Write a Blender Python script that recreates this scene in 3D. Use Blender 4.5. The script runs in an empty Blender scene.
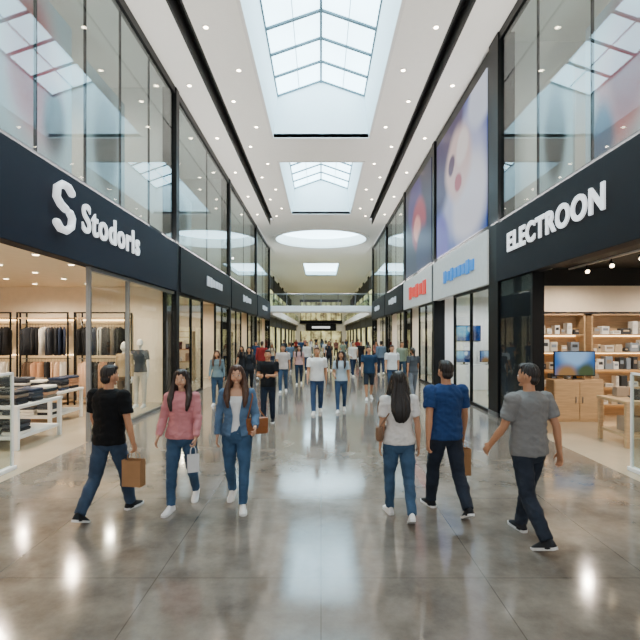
import bpy, bmesh, math, random
from mathutils import Vector, Matrix, noise
random.seed(7)
R=random
COL=bpy.context.scene.collection
F=480.0; HC=2.07
def lin(h):
    h=h.lstrip('#'); o=[]
    for i in (0,2,4):
        c=int(h[i:i+2],16)/255
        o.append(c/12.92 if c<=.04045 else ((c+.055)/1.055)**2.4)
    return (o[0],o[1],o[2],1)
MATS={}
def mat(name,col,rough=.5,metal=0,emit=0,var=.06,scale=6,bump=0,bscale=40,spec=.5,stretch=None):
    if name in MATS: return MATS[name]
    m=bpy.data.materials.new(name); m.use_nodes=True; nt=m.node_tree; N=nt.nodes; L=nt.links
    b=N['Principled BSDF']; c=lin(col)
    tc=N.new('ShaderNodeTexCoord'); nz=N.new('ShaderNodeTexNoise'); nz.inputs['Scale'].default_value=scale
    mp=N.new('ShaderNodeMapping'); L.new(tc.outputs['Object'],mp.inputs[0]); L.new(mp.outputs[0],nz.inputs['Vector'])
    if stretch: mp.inputs['Scale'].default_value=stretch
    rp=N.new('ShaderNodeValToRGB'); e=rp.color_ramp.elements
    e[0].position=.3; e[1].position=.7
    e[0].color=tuple(x*(1-var) for x in c[:3])+(1,); e[1].color=tuple(min(1,x*(1+var)) for x in c[:3])+(1,)
    L.new(nz.outputs['Fac'],rp.inputs[0]); L.new(rp.outputs[0],b.inputs['Base Color'])
    b.inputs['Roughness'].default_value=rough; b.inputs['Metallic'].default_value=metal
    b.inputs['Specular IOR Level'].default_value=spec
    if emit:
        L.new(rp.outputs[0],b.inputs['Emission Color']); b.inputs['Emission Strength'].default_value=emit
    if bump:
        n2=N.new('ShaderNodeTexNoise'); n2.inputs['Scale'].default_value=bscale; n2.inputs['Detail'].default_value=3
        L.new(mp.outputs[0],n2.inputs['Vector'])
        bp=N.new('ShaderNodeBump'); bp.inputs['Strength'].default_value=bump; bp.inputs['Distance'].default_value=.01
        L.new(n2.outputs['Fac'],bp.inputs['Height']); L.new(bp.outputs[0],b.inputs['Normal'])
    MATS[name]=m; return m
def glass_mat(name,tint,base=.03,k=.9,pw=4):
    m=bpy.data.materials.new(name); m.use_nodes=True; nt=m.node_tree; N=nt.nodes; L=nt.links
    N.remove(N['Principled BSDF']); out=N['Material Output']
    t=N.new('ShaderNodeBsdfTransparent'); t.inputs[0].default_value=lin(tint)
    g=N.new('ShaderNodeBsdfGlossy'); g.inputs['Roughness'].default_value=.02
    f=N.new('ShaderNodeLayerWeight'); f.inputs[0].default_value=.5
    p=N.new('ShaderNodeMath'); p.operation='POWER'; p.inputs[1].default_value=pw; L.new(f.outputs['Facing'],p.inputs[0])
    a=N.new('ShaderNodeMath'); a.operation='MULTIPLY_ADD'; a.inputs[1].default_value=k; a.inputs[2].default_value=base; a.use_clamp=True
    L.new(p.outputs[0],a.inputs[0])
    mx=N.new('ShaderNodeMixShader'); L.new(a.outputs[0],mx.inputs[0])
    L.new(t.outputs[0],mx.inputs[1]); L.new(g.outputs[0],mx.inputs[2]); L.new(mx.outputs[0],out.inputs[0])
    MATS[name]=m; return m
def blob_mat(name,base,blobs,emit=0,aspect=(0,1,1),rough=.4,lit=False,soft=.4):
    m=bpy.data.materials.new(name); m.use_nodes=True; nt=m.node_tree; N=nt.nodes; L=nt.links
    b=N['Principled BSDF']; b.inputs['Roughness'].default_value=rough
    tc=N.new('ShaderNodeTexCoord'); mul=N.new('ShaderNodeVectorMath'); mul.operation='MULTIPLY'; mul.inputs[1].default_value=aspect
    L.new(tc.outputs['Generated'],mul.inputs[0])
    nz=N.new('ShaderNodeTexNoise'); nz.inputs['Scale'].default_value=2.0; L.new(mul.outputs[0],nz.inputs['Vector'])
    ad=N.new('ShaderNodeVectorMath'); ad.operation='MULTIPLY_ADD'; ad.inputs[1].default_value=(.12,.12,.12)
    L.new(nz.outputs['Color'],ad.inputs[0]); L.new(mul.outputs[0],ad.inputs[2])
    cur=None
    for (cx,cy,r,col) in blobs:
        d=N.new('ShaderNodeVectorMath'); d.operation='DISTANCE'
        L.new(ad.outputs[0],d.inputs[0]); 
        p=[cx*aspect[0]+.06,cx*aspect[1]+.06,cy*aspect[2]+.06]
        if aspect[1]==0: p[1]=.06
        d.inputs[1].default_value=p
        mr=N.new('ShaderNodeMapRange'); mr.interpolation_type='SMOOTHSTEP'
        mr.inputs['From Min'].default_value=r; mr.inputs['From Max'].default_value=r*soft
        L.new(d.outputs['Value'],mr.inputs[0])
        mx=N.new('ShaderNodeMix'); mx.data_type='RGBA'
        L.new(mr.outputs[0],mx.inputs[0])
        if cur: L.new(cur,mx.inputs[6])
        else: mx.inputs[6].default_value=lin(base)
        mx.inputs[7].default_value=lin(col); cur=mx.outputs[2]
    if lit:
        b.inputs['Base Color'].default_value=(.01,.01,.012,1); b.inputs['Specular IOR Level'].default_value=.15
    else: L.new(cur,b.inputs['Base Color'])
    if emit:
        L.new(cur,b.inputs['Emission Color']); b.inputs['Emission Strength'].default_value=emit
    MATS[name]=m; return m

# ---------- mesh builder ----------
class MB:
    def __init__(s): s.bm=bmesh.new(); s.mats=[]
    def mi(s,m):
        if m not in s.mats: s.mats.append(m)
        return s.mats.index(m)
    def box(s,x0,x1,y0,y1,z0,z1,m,bev=0):
        r=bmesh.ops.create_cube(s.bm,size=1)
        vs=r['verts']
        for v in vs:
            v.co=Vector(((x0+x1)/2+v.co.x*(x1-x0),(y0+y1)/2+v.co.y*(y1-y0),(z0+z1)/2+v.co.z*(z1-z0)))
        fs=set(f for v in vs for f in v.link_faces); i=s.mi(m)
        for f in fs: f.material_index=i
        if bev:
            es=list(set(e for v in vs for e in v.link_edges))
            rr=bmesh.ops.bevel(s.bm,geom=es,offset=bev,segments=2,affect='EDGES',profile=.5)
            for f in rr['faces']: f.material_index=i
        return s
    def cyl(s,p0,p1,r0,r1,m,n=16):
        p0=Vector(p0);p1=Vector(p1);t=(p1-p0).normalized()
        ref=Vector((1,0,0)) if abs(t.x)<.9 else Vector((0,1,0))
        u=(ref-t*ref.dot(t)).normalized(); v=t.cross(u)
        loft(s.bm,[ering(p0,u,v,r0,r0,n),ering(p1,u,v,r1,r1,n)],s.mi(m)); return s
    def tube(s,pts,r,m,ref=(1,0,0),n=8):
        tube(s.bm,[Vector(p) for p in pts],[r]*len(pts),ref,n,mi=s.mi(m)); return s
    def quad(s,pts,m):
        f=s.bm.faces.new([s.bm.verts.new(p) for p in pts]); f.material_index=s.mi(m); return s
    def obj(s,name,parent=None,loc=(0,0,0),smooth=False,kind=None):
        bmesh.ops.recalc_face_normals(s.bm,faces=s.bm.faces)
        me=bpy.data.meshes.new(name); s.bm.to_mesh(me); s.bm.free()
        for m in s.mats: me.materials.append(m)
        if smooth: me.polygons.foreach_set('use_smooth',[True]*len(me.polygons))
        o=bpy.data.objects.new(name,me); COL.objects.link(o); o.location=loc
        if parent: o.parent=parent
        if kind: o['kind']=kind
        return o
def ering(c,u,v,a,b,n=14):
    c=Vector(c); return [c+u*(a*math.cos(2*math.pi*i/n))+v*(b*math.sin(2*math.pi*i/n)) for i in range(n)]
def loft(bm,rings,mi=0):
    vr=[[bm.verts.new(p) for p in r] for r in rings]; n=len(vr[0])
    for a,b in zip(vr,vr[1:]):
        for i in range(n):
            f=bm.faces.new((a[i],a[(i+1)%n],b[(i+1)%n],b[i])); f.material_index=mi
    f=bm.faces.new(vr[0][::-1]); f.material_index=mi
    f=bm.faces.new(vr[-1]); f.material_index=mi
X=Vector((1,0,0));Y=Vector((0,1,0));Z=Vector((0,0,1))
def tube(bm,pts,rads,ref=X,n=12,rnd=True,mi=0):
    ref=Vector(ref); rings=[]; k=len(pts)
    for i,p in enumerate(pts):
        t=(pts[min(i+1,k-1)]-pts[max(i-1,0)]).normalized()
        u=(ref-t*ref.dot(t)).normalized(); v=t.cross(u)
        r=rads[i]; a,b=(r if isinstance(r,tuple) else (r,r))
        if i==0 and rnd:
            for g in (75,50,25):
                g=math.radians(g); rings.append(ering(p-t*min(a,b)*math.sin(g),u,v,a*math.cos(g),b*math.cos(g),n))
        rings.append(ering(p,u,v,a,b,n))
        if i==k-1 and rnd:
            for g in (25,50,75):
                g=math.radians(g); rings.append(ering(p+t*min(a,b)*math.sin(g),u,v,a*math.cos(g),b*math.cos(g),n))
    loft(bm,rings,mi)
def zloft(bm,lst,n=20):
    loft(bm,[ering((x,y,z),X,Y,a,b,n) for (z,a,b,x,y) in lst])
def ellip(bm,c,r):
    res=bmesh.ops.create_uvsphere(bm,u_segments=16,v_segments=12,radius=1)
    for v in res['verts']: v.co=Vector((c[0]+v.co.x*r[0],c[1]+v.co.y*r[1],c[2]+v.co.z*r[2]))
def tag(o,label,cat,group=None):
    o['label']=label; o['category']=cat
    if group: o['group']=group
    return o
def empty(name,loc,label,cat,group=None,rz=0):
    e=bpy.data.objects.new(name,None); e.location=loc; e.rotation_euler=(0,0,rz); e.empty_display_size=.1
    COL.objects.link(e); return tag(e,label,cat,group)
def copy_thing(o,loc,rz=None,group=None,label=None):
    c=o.copy(); c.location=loc
    if rz is not None: c.rotation_euler=(0,0,rz)
    if label: c['label']=label
    COL.objects.link(c)
    for ch in list(o.children):
        k=ch.copy(); k.parent=c; COL.objects.link(k)
    return c

# ---------- materials ----------
def floor_mat():
    m=bpy.data.materials.new('polished_concrete'); m.use_nodes=True; nt=m.node_tree; N=nt.nodes; L=nt.links
    b=N['Principled BSDF']; tc=N.new('ShaderNodeTexCoord')
    mp=N.new('ShaderNodeMapping'); mp.inputs['Location'].default_value=(0,-.09,0); L.new(tc.outputs['Object'],mp.inputs[0])
    br=N.new('ShaderNodeTexBrick'); br.offset=0; br.inputs['Scale'].default_value=1
    br.inputs['Brick Width'].default_value=1.4; br.inputs['Row Height'].default_value=2.0; br.inputs['Mortar Size'].default_value=.005
    br.inputs['Color1'].default_value=(1,1,1,1); br.inputs['Color2'].default_value=(.98,.98,.98,1); br.inputs['Mortar'].default_value=(.58,.57,.56,1)
    L.new(mp.outputs[0],br.inputs['Vector'])
    n=N.new('ShaderNodeTexNoise'); n.inputs['Scale'].default_value=2.0; n.inputs['Detail'].default_value=10; n.inputs['Roughness'].default_value=.7
    L.new(tc.outputs['Object'],n.inputs['Vector'])
    rp=N.new('ShaderNodeValToRGB'); rp.color_ramp.elements[0].position=.32; rp.color_ramp.elements[1].position=.68
    rp.color_ramp.elements[0].color=lin('605850'); rp.color_ramp.elements[1].color=lin('857c71')
    L.new(n.outputs['Fac'],rp.inputs[0])
    mx=N.new('ShaderNodeMix'); mx.data_type='RGBA'; mx.blend_type='MULTIPLY'; mx.inputs[0].default_value=1
    L.new(rp.outputs[0],mx.inputs[6]); L.new(br.outputs['Color'],mx.inputs[7]); L.new(mx.outputs[2],b.inputs['Base Color'])
    r2=N.new('ShaderNodeMapRange'); r2.inputs['To Min'].default_value=.03; r2.inputs['To Max'].default_value=.18
    L.new(n.outputs['Fac'],r2.inputs[0]); L.new(r2.outputs[0],b.inputs['Roughness'])
    b.inputs['Specular IOR Level'].default_value=1.0
    return m
FLOOR=floor_mat()
SFLOOR=mat('store_floor','b5a58c',.2,scale=2,var=.05)
WHITE=mat('white_plaster','efede9',.6,var=.02)
CEIL=mat('ceiling_paint','fbf9f4',.7,var=.01)
BLACK=mat('black_metal','0d0e10',.45,var=.1,spec=.2)
SLOT=mat('black_slot','08090a',.6)
NAVY=mat('sign_band_slate','161c29',.55,var=.06,scale=1,spec=.12)
CHAR=mat('sign_band_charcoal','191a1f',.55,var=.06,scale=1,spec=.12)
LIGHTB=mat('sign_band_light','dad9d6',.5,var=.04)
CREAM=mat('cream_wall','efe0c8',.6,var=.03)
WOOD=mat('oak_wood','c2a27a',.45,var=.12,scale=3,stretch=(1,1,10))
STEEL=mat('brushed_steel','8a8c8e',.35,metal=.9)
GLASS=glass_mat('shop_glass','f4f8f7',.02,.6,5)
GLASSU=glass_mat('upper_glass','eaf2f2',.05,.48,3.5)
RAIL=glass_mat('rail_glass','e6f0f1',.04,.5,4)
TEAL=mat('mullion_teal','4a636c',.4,var=.05)
SKY=mat('skylit_glass','c2e6f6',.2,emit=8.5,var=.06,scale=.6)
LAMP=mat('lamp_glow','ffe9c8',.5,emit=45,var=.01)
LAMP2=mat('lamp_glow_shop','ffe3b8',.5,emit=16,var=.01)
LED=mat('led_strip','ffd9a0',.5,emit=8,var=.01)
LETTER=mat('lit_letter','e4e7ea',.4,emit=1.0,var=.02)
GREYW=mat('gray_lettering','b9bec6',.4,emit=.5)
WELL=mat('skylight_well','eef6f8',.6,var=.01)

def S(o): o['kind']='structure'; return o
# ---------- shell ----------
M=MB(); M.box(-4.5,4.5,-3,96,-.2,0,FLOOR); S(M.obj('floor'))
WX=4.5; ZB0=3.4; ZB1=4.85; ZT=9.6; ZC=9.97
S0=3.3; S1=3.52
M=MB()
sk=[(3.5,19.2),(21.9,31.3)]; hw=1.9; tw=1.74; zt=11.65
yprev=-3
for a,b in sk:
    M.box(-S0,S0,yprev,a,ZC,ZC+.15,CEIL)
    for s in (-1,1): M.box(min(s*hw,s*S0),max(s*hw,s*S0),a,b,ZC,ZC+.15,CEIL)
    yprev=b
M.box(-S0,S0,yprev,33,ZC,ZC+.15,CEIL)
for s in (-1,1):
    M.box(min(s*S1,s*4.6),max(s*S1,s*4.6),-3,33,9.67,9.8,CEIL)
    M.box(min(s*S0,s*(S1+.05)),max(s*S0,s*(S1+.05)),-3,33,10.1,10.2,SLOT)
    M.box(min(s*S1,s*(S1+.03)),max(s*S1,s*(S1+.03)),-3,33,9.8,10.1,SLOT)
    M.box(min(s*(S1-.04),s*(S1+.003)),max(s*(S1-.04),s*(S1+.003)),-3,33,9.66,10.1,SLOT)
    M.box(min(s*(S0-.02),s*(S0+.002)),max(s*(S0-.02),s*(S0+.002)),-3,33,9.96,10.1,SLOT)
S(M.obj('ceiling'))
def round_ceiling(cx,cy,r,x0,x1,y0,y1,z,up):
    M=MB(); bm=M.bm; i=M.mi(CEIL); angs=[2*math.pi*k/48 for k in range(48)]
    for (xx,yy) in ((x0,y0),(x1,y0),(x1,y1),(x0,y1)): angs.append(math.atan2(yy-cy,xx-cx)%(2*math.pi))
    angs=sorted(set(angs)); inner=[];outer=[];top=[]
    for a in angs:
        c,s_=math.cos(a),math.sin(a)
        t=min([(x1-cx)/c if c>1e-6 else 1e9,(x0-cx)/c if c<-1e-6 else 1e9,(y1-cy)/s_ if s_>1e-6 else 1e9,(y0-cy)/s_ if s_<-1e-6 else 1e9])
        inner.append(bm.verts.new((cx+r*c,cy+r*s_,z))); outer.append(bm.verts.new((cx+t*c,cy+t*s_,z))); top.append(bm.verts.new((cx+r*c,cy+r*s_,z+up)))
    n=len(angs)
    for k in range(n):
        j=(k+1)%n
        bm.faces.new((inner[k],inner[j],outer[j],outer[k])); bm.faces.new((inner[k],inner[j],top[j],top[k]))
    S(M.obj('ceiling'))
    M=MB(); loft(M.bm,[ering((cx,cy,z+up),X,Y,r,r,48),ering((cx,cy,z+up+.05),X,Y,r,r,48)],M.mi(SKY)); S(M.obj('window_1'))
    M=MB(); bm=M.bm; i=M.mi(WHITE)
    for (ra,rb,za,zb) in ((r-.02,r+.25,z-.12,z-.12),(r-.02,r-.02,z-.12,z+.05),(r+.25,r+.25,z-.12,z)):
        A=[bm.verts.new(p) for p in ering((cx,cy,za),X,Y,ra,ra,48)]; B=[bm.verts.new(p) for p in ering((cx,cy,zb),X,Y,rb,rb,48)]
        for k in range(48): bm.faces.new((A[k],A[(k+1)%48],B[(k+1)%48],B[k]))
    S(M.obj('trim_1'))
round_ceiling(0,39.3,3.7,-4.6,4.6,33,46,ZC,.7)
M=MB()
M.box(-12,-2,46,96,ZC,ZC+.1,CEIL); M.box(2,12,46,96,ZC,ZC+.1,CEIL); M.box(-2,2,46,53,ZC,ZC+.1,CEIL); M.box(-2,2,64,96,ZC,ZC+.1,CEIL)
M.box(-12,-4.5,42,46,ZC,ZC+.1,CEIL); M.box(4.5,12,42,46,ZC,ZC+.1,CEIL)
S(M.obj('ceiling'))
M=MB(); M.box(-2,2,53,64,ZC+.6,ZC+.65,SKY); M.box(-2.05,-2,53,64,ZC,ZC+.6,WELL); M.box(2,2.05,53,64,ZC,ZC+.6,WELL); M.box(-2,2,64,64.05,ZC,ZC+.6,WELL); S(M.obj('window_2'))
for n,(a,b) in enumerate(sk):
    M=MB()
    for s in (-1,1):
        M.quad([(s*hw,a,ZC),(s*hw,b,ZC),(s*tw,b,zt),(s*tw,a,zt)],WELL)
    M.quad([(-hw,b,ZC),(hw,b,ZC),(tw,b,zt),(-tw,b,zt)],WELL); M.quad([(-tw,b,zt),(tw,b,zt),(0,b,zt+.6)],WELL)
    M.quad([(-hw,a,ZC),(hw,a,ZC),(tw,a,zt),(-tw,a,zt)],WELL)
    S(M.obj('ceiling'))
    M=MB(); rz=zt+.6
    for s in (-1,1): M.quad([(s*tw,a,zt),(s*tw,b,zt),(0,b,rz),(0,a,rz)],SKY)
    w=S(M.obj('window_%d'%(n+3)))
    M=MB()
    M.box(-.04,.04,a,b,rz-.1,rz-.02,TEAL)
    for s in (-1,1):
        M.box(s*tw-.04,s*tw+.04,a,b,zt-.06,zt,TEAL)
        M.box(s*.87-.010,s*.87+.010,a,b,zt+.24,zt+.28,TEAL)
    y=b
    while y>=a-.01:
        for s in (-1,1): 
            M.quad([(s*tw,y-.05,zt-.06),(0,y-.05,rz-.06),(0,y+.05,rz-.06),(s*tw,y+.05,zt-.06)],TEAL)
            M.quad([(s*tw,y-.05,zt-.06),(0,y-.05,rz-.06),(0,y-.05,rz),(s*tw,y-.05,zt)],TEAL)
        y-=1.4
    fr=M.obj('mullion_frame',parent=w)
    M=MB(); e=.1
    for s in (-1,1): M.box(min(s*hw,s*(hw+e)),max(s*hw,s*(hw+e)),a-e,b+e,ZC-.03,ZC,WHITE)
    M.box(-hw,hw,b,b+e,ZC-.03,ZC,WHITE); M.box(-hw,hw,a-e,a,ZC-.03,ZC,WHITE)
    S(M.obj('trim_%d'%(n+2)))
M=MB(); M.cyl((0,0,-.02),(0,0,0),.085,.085,WHITE,20); M.cyl((0,0,-.026),(0,0,-.02),.055,.055,LAMP,20)
dl=tag(M.obj('downlight',loc=(2.45,6.5,ZC)),'round recessed downlight with warm lamp in white ceiling','light','hall ceiling downlights')
for i in range(7):
    for s in (-1,1):
        for xx,off in ((2.45,0),(2.95,1.9)):
            if i==0 and s==1 and xx==2.45: continue
            y=6.5+i*3.9+off
            if y<32.5: copy_thing(dl,(s*xx,y,ZC))
        copy_thing(dl,(s*4.0,6.8+i*3.9,9.67))
# ---------- shop sections ----------
secs={-1:[(3,14.9),(14.9,23.5),(23.5,33.2),(33.2,41.7)],1:[(3,12.55),(12.55,19.0),(19.0,25.7),(25.7,33),(33,41.7)]}
DX=7.5
def bx(M,s,x0,x1,*a):
    M.box(min(s*x0,s*x1),max(s*x0,s*x1),*a)
wn=10
for s in (-1,1):
    side='left' if s<0 else 'right'
    M=MB(); bx(M,s,WX,WX+DX,-3,42,-.2,0,SFLOOR); S(M.obj('floor'))
    M=MB(); bx(M,s,WX+DX,WX+DX+.15,-3,42,0,ZB0+.4,CREAM); S(M.obj('wall_'+side))
    M=MB(); bx(M,s,WX+.1,WX+DX,-3,42,4.4,4.8,CHAR); S(M.obj('floor'))
    M=MB(); bx(M,s,WX+4.5,WX+4.6,-3,42,4.8,9.8,WHITE); S(M.obj('wall_'+side))
    M=MB(); bx(M,s,WX+.1,WX+4.6,-3,42,9.68,9.8,CEIL); S(M.obj('ceiling'))
    if s<0:
        M=MB(); bx(M,s,WX+.15,WX+DX,3,42,3.55,3.65,CREAM); S(M.obj('ceiling'))
    else:
        M=MB(); bx(M,s,WX+.15,WX+DX,3,12.55,3.74,3.8,SLOT); S(M.obj('ceiling'))
        M=MB(); bx(M,s,WX+.15,WX+DX,12.55,42,3.55,3.65,WHITE); S(M.obj('ceiling'))
    for k,(a,b) in enumerate(secs[s]):
        big=(s==1 and k==0)
        M=MB(); c0=b-(.55 if big else .22); 
        bx(M,s,WX-.08,WX+.35,c0,b+.1,0,9.66,BLACK,.01)
        bx(M,s,WX-.095,WX-.07,c0-.02,b+.12,0,.12,STEEL)
        tag(M.obj('column'),'tall black metal clad column between shopfronts','column','shopfront columns')
        M=MB(); bx(M,s,WX+.35,WX+DX,b-.12,b,0,3.55,CREAM if s<0 else WHITE); S(M.obj('wall_'+side))
        M=MB(); bx(M,s,WX+.35,WX+4.5,b-.12,b,4.8,9.68,WHITE); S(M.obj('wall_'+side))
def upper_window(s,a,b,joints,m=GLASSU):
    global wn
    M=MB(); bx(M,s,WX-.04,WX+.12,a,b,ZB1,ZB1+.1,BLACK); bx(M,s,WX-.04,WX+.12,a,b,9.45,9.67,BLACK)
    for j in joints: bx(M,s,WX-.0,WX+.05,j-.012,j+.012,ZB1+.1,9.45,CHAR)
    w=S(M.obj('window_%d'%wn)); wn+=1
    M=MB(); bx(M,s,WX,WX+.02,a,b,ZB1+.1,9.45,m); M.obj('glass_pane',parent=w)
upper_window(-1,3,14.7,(6,7.6,9.2,10.8,12.6))
upper_window(-1,15,23.3,(19,)); upper_window(-1,23.6,33,(28,)); upper_window(-1,33.3,41.5,(37,))
upper_window(1,3,12,(6,8,10)); upper_window(1,25.8,32.8,(29,)); upper_window(1,33.1,41.5,(37,))
def band(s,a,b,m,label,z0=ZB0,z1=ZB1):
    M=MB(); bx(M,s,WX-.12,WX+.15,a,b,z0,z1,m,.01)
    return tag(M.obj('shop_sign'),label,'shop sign')
def text(parent,txt,size,m,s,yc,zc,length,name='lettering',off=.02):
    cu=bpy.data.curves.new('t','FONT'); cu.body=txt; cu.size=size; cu.extrude=.015; cu.offset=off; cu.align_x='CENTER'; cu.align_y='CENTER'; cu.space_character=1.12
    o=bpy.data.objects.new('t',cu); COL.objects.link(o); bpy.context.view_layer.update()
    me=bpy.data.meshes.new_from_object(o.evaluated_get(bpy.context.evaluated_depsgraph_get()))
    bpy.data.objects.remove(o)
    xs=[v.co.x for v in me.vertices]; k=length/(max(xs)-min(xs)); cx=(max(xs)+min(xs))/2
    for v in me.vertices:
        lx=(v.co.x-cx)*k; ly=v.co.y; lz=v.co.z
        v.co=Vector((-s*(lz)+s*(WX-.14), yc+(lx if s<0 else -lx), zc+ly))
    me.materials.clear(); me.materials.append(m)
    o=bpy.data.objects.new(name,me); COL.objects.link(o); o.parent=parent; return o
b1=band(-1,3,14.65,NAVY,'long dark slate fascia with glowing white shop name')
text(b1,'Stodorls',.74,LETTER,-1,10.15,4.2,2.75,off=.012)
M=MB()
LY=8.1
def hook(pts): return [(-(WX-.17),LY+a,4.22+b) for (a,b) in pts]
M.tube(hook([(.24,.30),(.12,.38),(-.06,.38),(-.22,.28),(-.24,.12),(-.12,.03),(.04,-.02)]),.065,LETTER,n=8)
M.tube(hook([(-.24,-.30),(-.12,-.38),(.06,-.38),(.22,-.28),(.25,-.13),(.17,-.05)]),.065,LETTER,n=8)
M.obj('logo',parent=b1,smooth=True)
b2=band(1,3,12,CHAR,'long charcoal fascia with glowing white shop name')
text(b2,'ELECTROON',.58,LETTER,1,9.3,4.2,3.85,off=.018)
def squiggle(parent,s,y0,y1,zc,h,m,n=6):
    M=MB(); w=(y1-y0)/n
    for i in range(n):
        hh=h*R.choice((.75,1,1,.8)); bx(M,s,WX-.16,WX-.12,y0+i*w,y0+i*w+w*.72,zc-hh/2,zc+hh/2,m,.012)
    M.obj('lettering',parent=parent)
q=band(-1,15,23.4,CHAR,'charcoal fascia with small pale shop lettering'); squiggle(q,-1,18.4,21.3,4.15,.38,GREYW)
q=band(-1,23.6,33,CHAR,'charcoal fascia with faint lettering'); squiggle(q,-1,27,30,4.15,.38,GREYW)
q=band(-1,33.3,41.6,NAVY,'dark fascia over distant shopfront'); squiggle(q,-1,36,39,4.15,.38,GREYW)
BLUEL=mat('blue_letter','2277c4',.4,emit=.6); REDL=mat('red_letter','c8281f',.4,emit=.8)
q=band(1,12.66,18.75,LIGHTB,'pale grey fascia with bright blue lettering'); squiggle(q,1,13.7,17.2,4.1,.42,BLUEL,8)
q=band(1,19.1,25.5,LIGHTB,'pale grey fascia with red lettering'); squiggle(q,1,20,24,4.1,.6,REDL,5)
q=band(1,25.8,32.8,CHAR,'charcoal fascia with faint lettering'); squiggle(q,1,28,31,4.15,.38,GREYW)
q=band(1,33.1,41.6,CHAR,'charcoal fascia over distant shopfront'); squiggle(q,1,36,39,4.15,.38,GREYW)
M=MB(); bx(M,1,WX-.02,WX+.12,10.15,12.0,0,ZB0,CHAR); bx(M,1,WX-.05,WX+.2,10.1,10.2,0,ZB0,BLACK); S(M.obj('wall_right'))
P1=blob_mat('poster_pastel','3a52b0',[(.0,.1,.6,'2c49a0'),(.45,.5,.55,'b9bde2'),(.3,.28,.38,'e6e4f0'),(.95,.7,.42,'33235f'),(.6,.98,.28,'402c62'),(.5,.62,.32,'e6c8c4'),(.4,.70,.15,'f6e9e6'),(.62,.66,.09,'5c3a5e'),(.48,.48,.08,'b8505c'),(.95,.1,.3,'6a5cc0'),(.1,.9,.25,'d8dff4')],emit=.85,lit=True,soft=.6)
P2=blob_mat('poster_dark','1e1d44',[(.6,.75,.35,'46357c'),(.45,.5,.32,'ac3048'),(.5,.47,.16,'f0a090'),(.3,.2,.3,'182056')],emit=.85,lit=True,soft=.6)
for (a,b,m,l) in ((12.75,18.6,P1,'huge backlit blue and lilac beauty advertisement in black frame'),(19.2,25.3,P2,'huge backlit dark violet and red advertisement in black frame')):
    M=MB(); bx(M,1,WX-.02,WX+.12,a,b,ZB1,9.66,BLACK); fr=tag(M.obj('advertising_screen'),l,'advertisement')
    M=MB(); bx(M,1,WX-.05,WX-.02,a+.15,b-.15,ZB1+.15,9.25,m); M.obj('poster_face',parent=fr)
RB=blob_mat('banner_red','b9c6cf',[(.5,.6,.5,'d8888e'),(.45,.62,.36,'a81426'),(.75,.4,.24,'2c1e30')],emit=.1)
DB=blob_mat('banner_dark','b0babf',[(.5,.6,.45,'5c5e62'),(.5,.55,.36,'0f1013')],emit=.1)
BB=blob_mat('banner_pink','bcbcc2',[(.5,.55,.5,'cc6662'),(.4,.55,.32,'980e1c'),(.75,.3,.26,'1e3862')],emit=.1)
def banner(s,y0,y1,z0,z1,m,x=5.4,label='large blurred fashion graphic panel behind upper glass'):
    M=MB(); bx(M,s,x,x+.05,y0,y1,z0,z1,m); o=M.obj('graphic_panel'); tag(o,label,'display panel')
banner(-1,7.8,10.4,4.8,8.7,RB,label='tall red and pink graphic panel'); banner(-1,11.0,13.2,4.8,8.4,DB,label='grey panel with dark bag graphic')
banner(1,7.6,9.8,4.8,8.3,BB,label='tall pink and red graphic panel'); banner(1,10.3,11.9,4.8,8.0,DB,label='grey panel with dark graphic')
banner(-1,17,20,4.8,7.6,DB,label='grey panel in upper shop')
def storefront(s,a,b,joints,frame=BLACK,z1=ZB0):
    global wn
    M=MB(); bx(M,s,WX-.03,WX+.06,a,b,0,.08,frame); bx(M,s,WX-.03,WX+.06,a,b,z1-.08,z1,frame)
    for j in joints: bx(M,s,WX-.03,WX+.06,j-.025,j+.025,.08,z1-.08,frame)
    w=S(M.obj('window_%d'%wn)); wn+=1
    M=MB(); bx(M,s,WX,WX+.015,a,b,.08,z1-.08,GLASS); M.obj('glass_pane',parent=w)
storefront(-1,9.3,14.65,(9.33,11.2),STEEL)
storefront(-1,15.05,18.2,(15.1,16.6,18.17)); storefront(-1,20.4,23.2,(20.45,21.8)); storefront(-1,23.8,27,(25.4,26.97)); storefront(-1,29.5,33,(29.52,31.2)); storefront(-1,33.4,36.5,(35,)); storefront(-1,38.5,41.5,(40,))
storefront(1,12.75,16.2,(12.8,14.4,16.17)); storefront(1,19.2,22,(20.6,21.97)); storefront(1,24,25.4,(24.03,)); storefront(1,25.9,28.5,(27.2,)); storefront(1,30.5,32.8,(31.6,)); storefront(1,33.2,36.5,(35,)); storefront(1,38.5,41.5,(40,))
M=MB(); bx(M,1,WX-.04,WX-.03,10.2,12,0.05,ZB0,GLASS); S(M.obj('window_%d'%wn)); wn+=1

# ---------- lights ----------
def light(t,loc,e,col=(1,.82,.6),size=.1,rot=(0,0,0),spot=150,sy=1):
    l=bpy.data.lights.new('lamp',t); l.energy=e; l.color=col
    if t=='AREA': l.shape='RECTANGLE'; l.size=size; l.size_y=sy
    else: l.shadow_soft_size=size
    if t=='SPOT': l.spot_size=math.radians(spot); l.spot_blend=.6
    o=bpy.data.objects.new('lamp',l); o.location=loc; o.rotation_euler=rot; COL.objects.link(o); return o
WARM=(1,.83,.62)
for y in (6,8.6,11.2,13.2):
    for x in (5.8,8.2): light('SPOT',(-x,y,3.45),250,WARM,.05,spot=165)
for y in (5.5,8,10.8):
    for x in (6,8.8): light('SPOT',(x,y,3.5),190,(1,.85,.68),.05,spot=165)
for (s,ys,c,e) in ((-1,(17.5,21.5,26,31,35,39),WARM,260),(1,(14.3,17.2),(.9,.95,1),300),(1,(21,24,28,31,35.5,39.5),WARM,260)):
    for y in ys: light('SPOT',(s*6.2,y,3.5),e,c,.05,spot=170)
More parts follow.
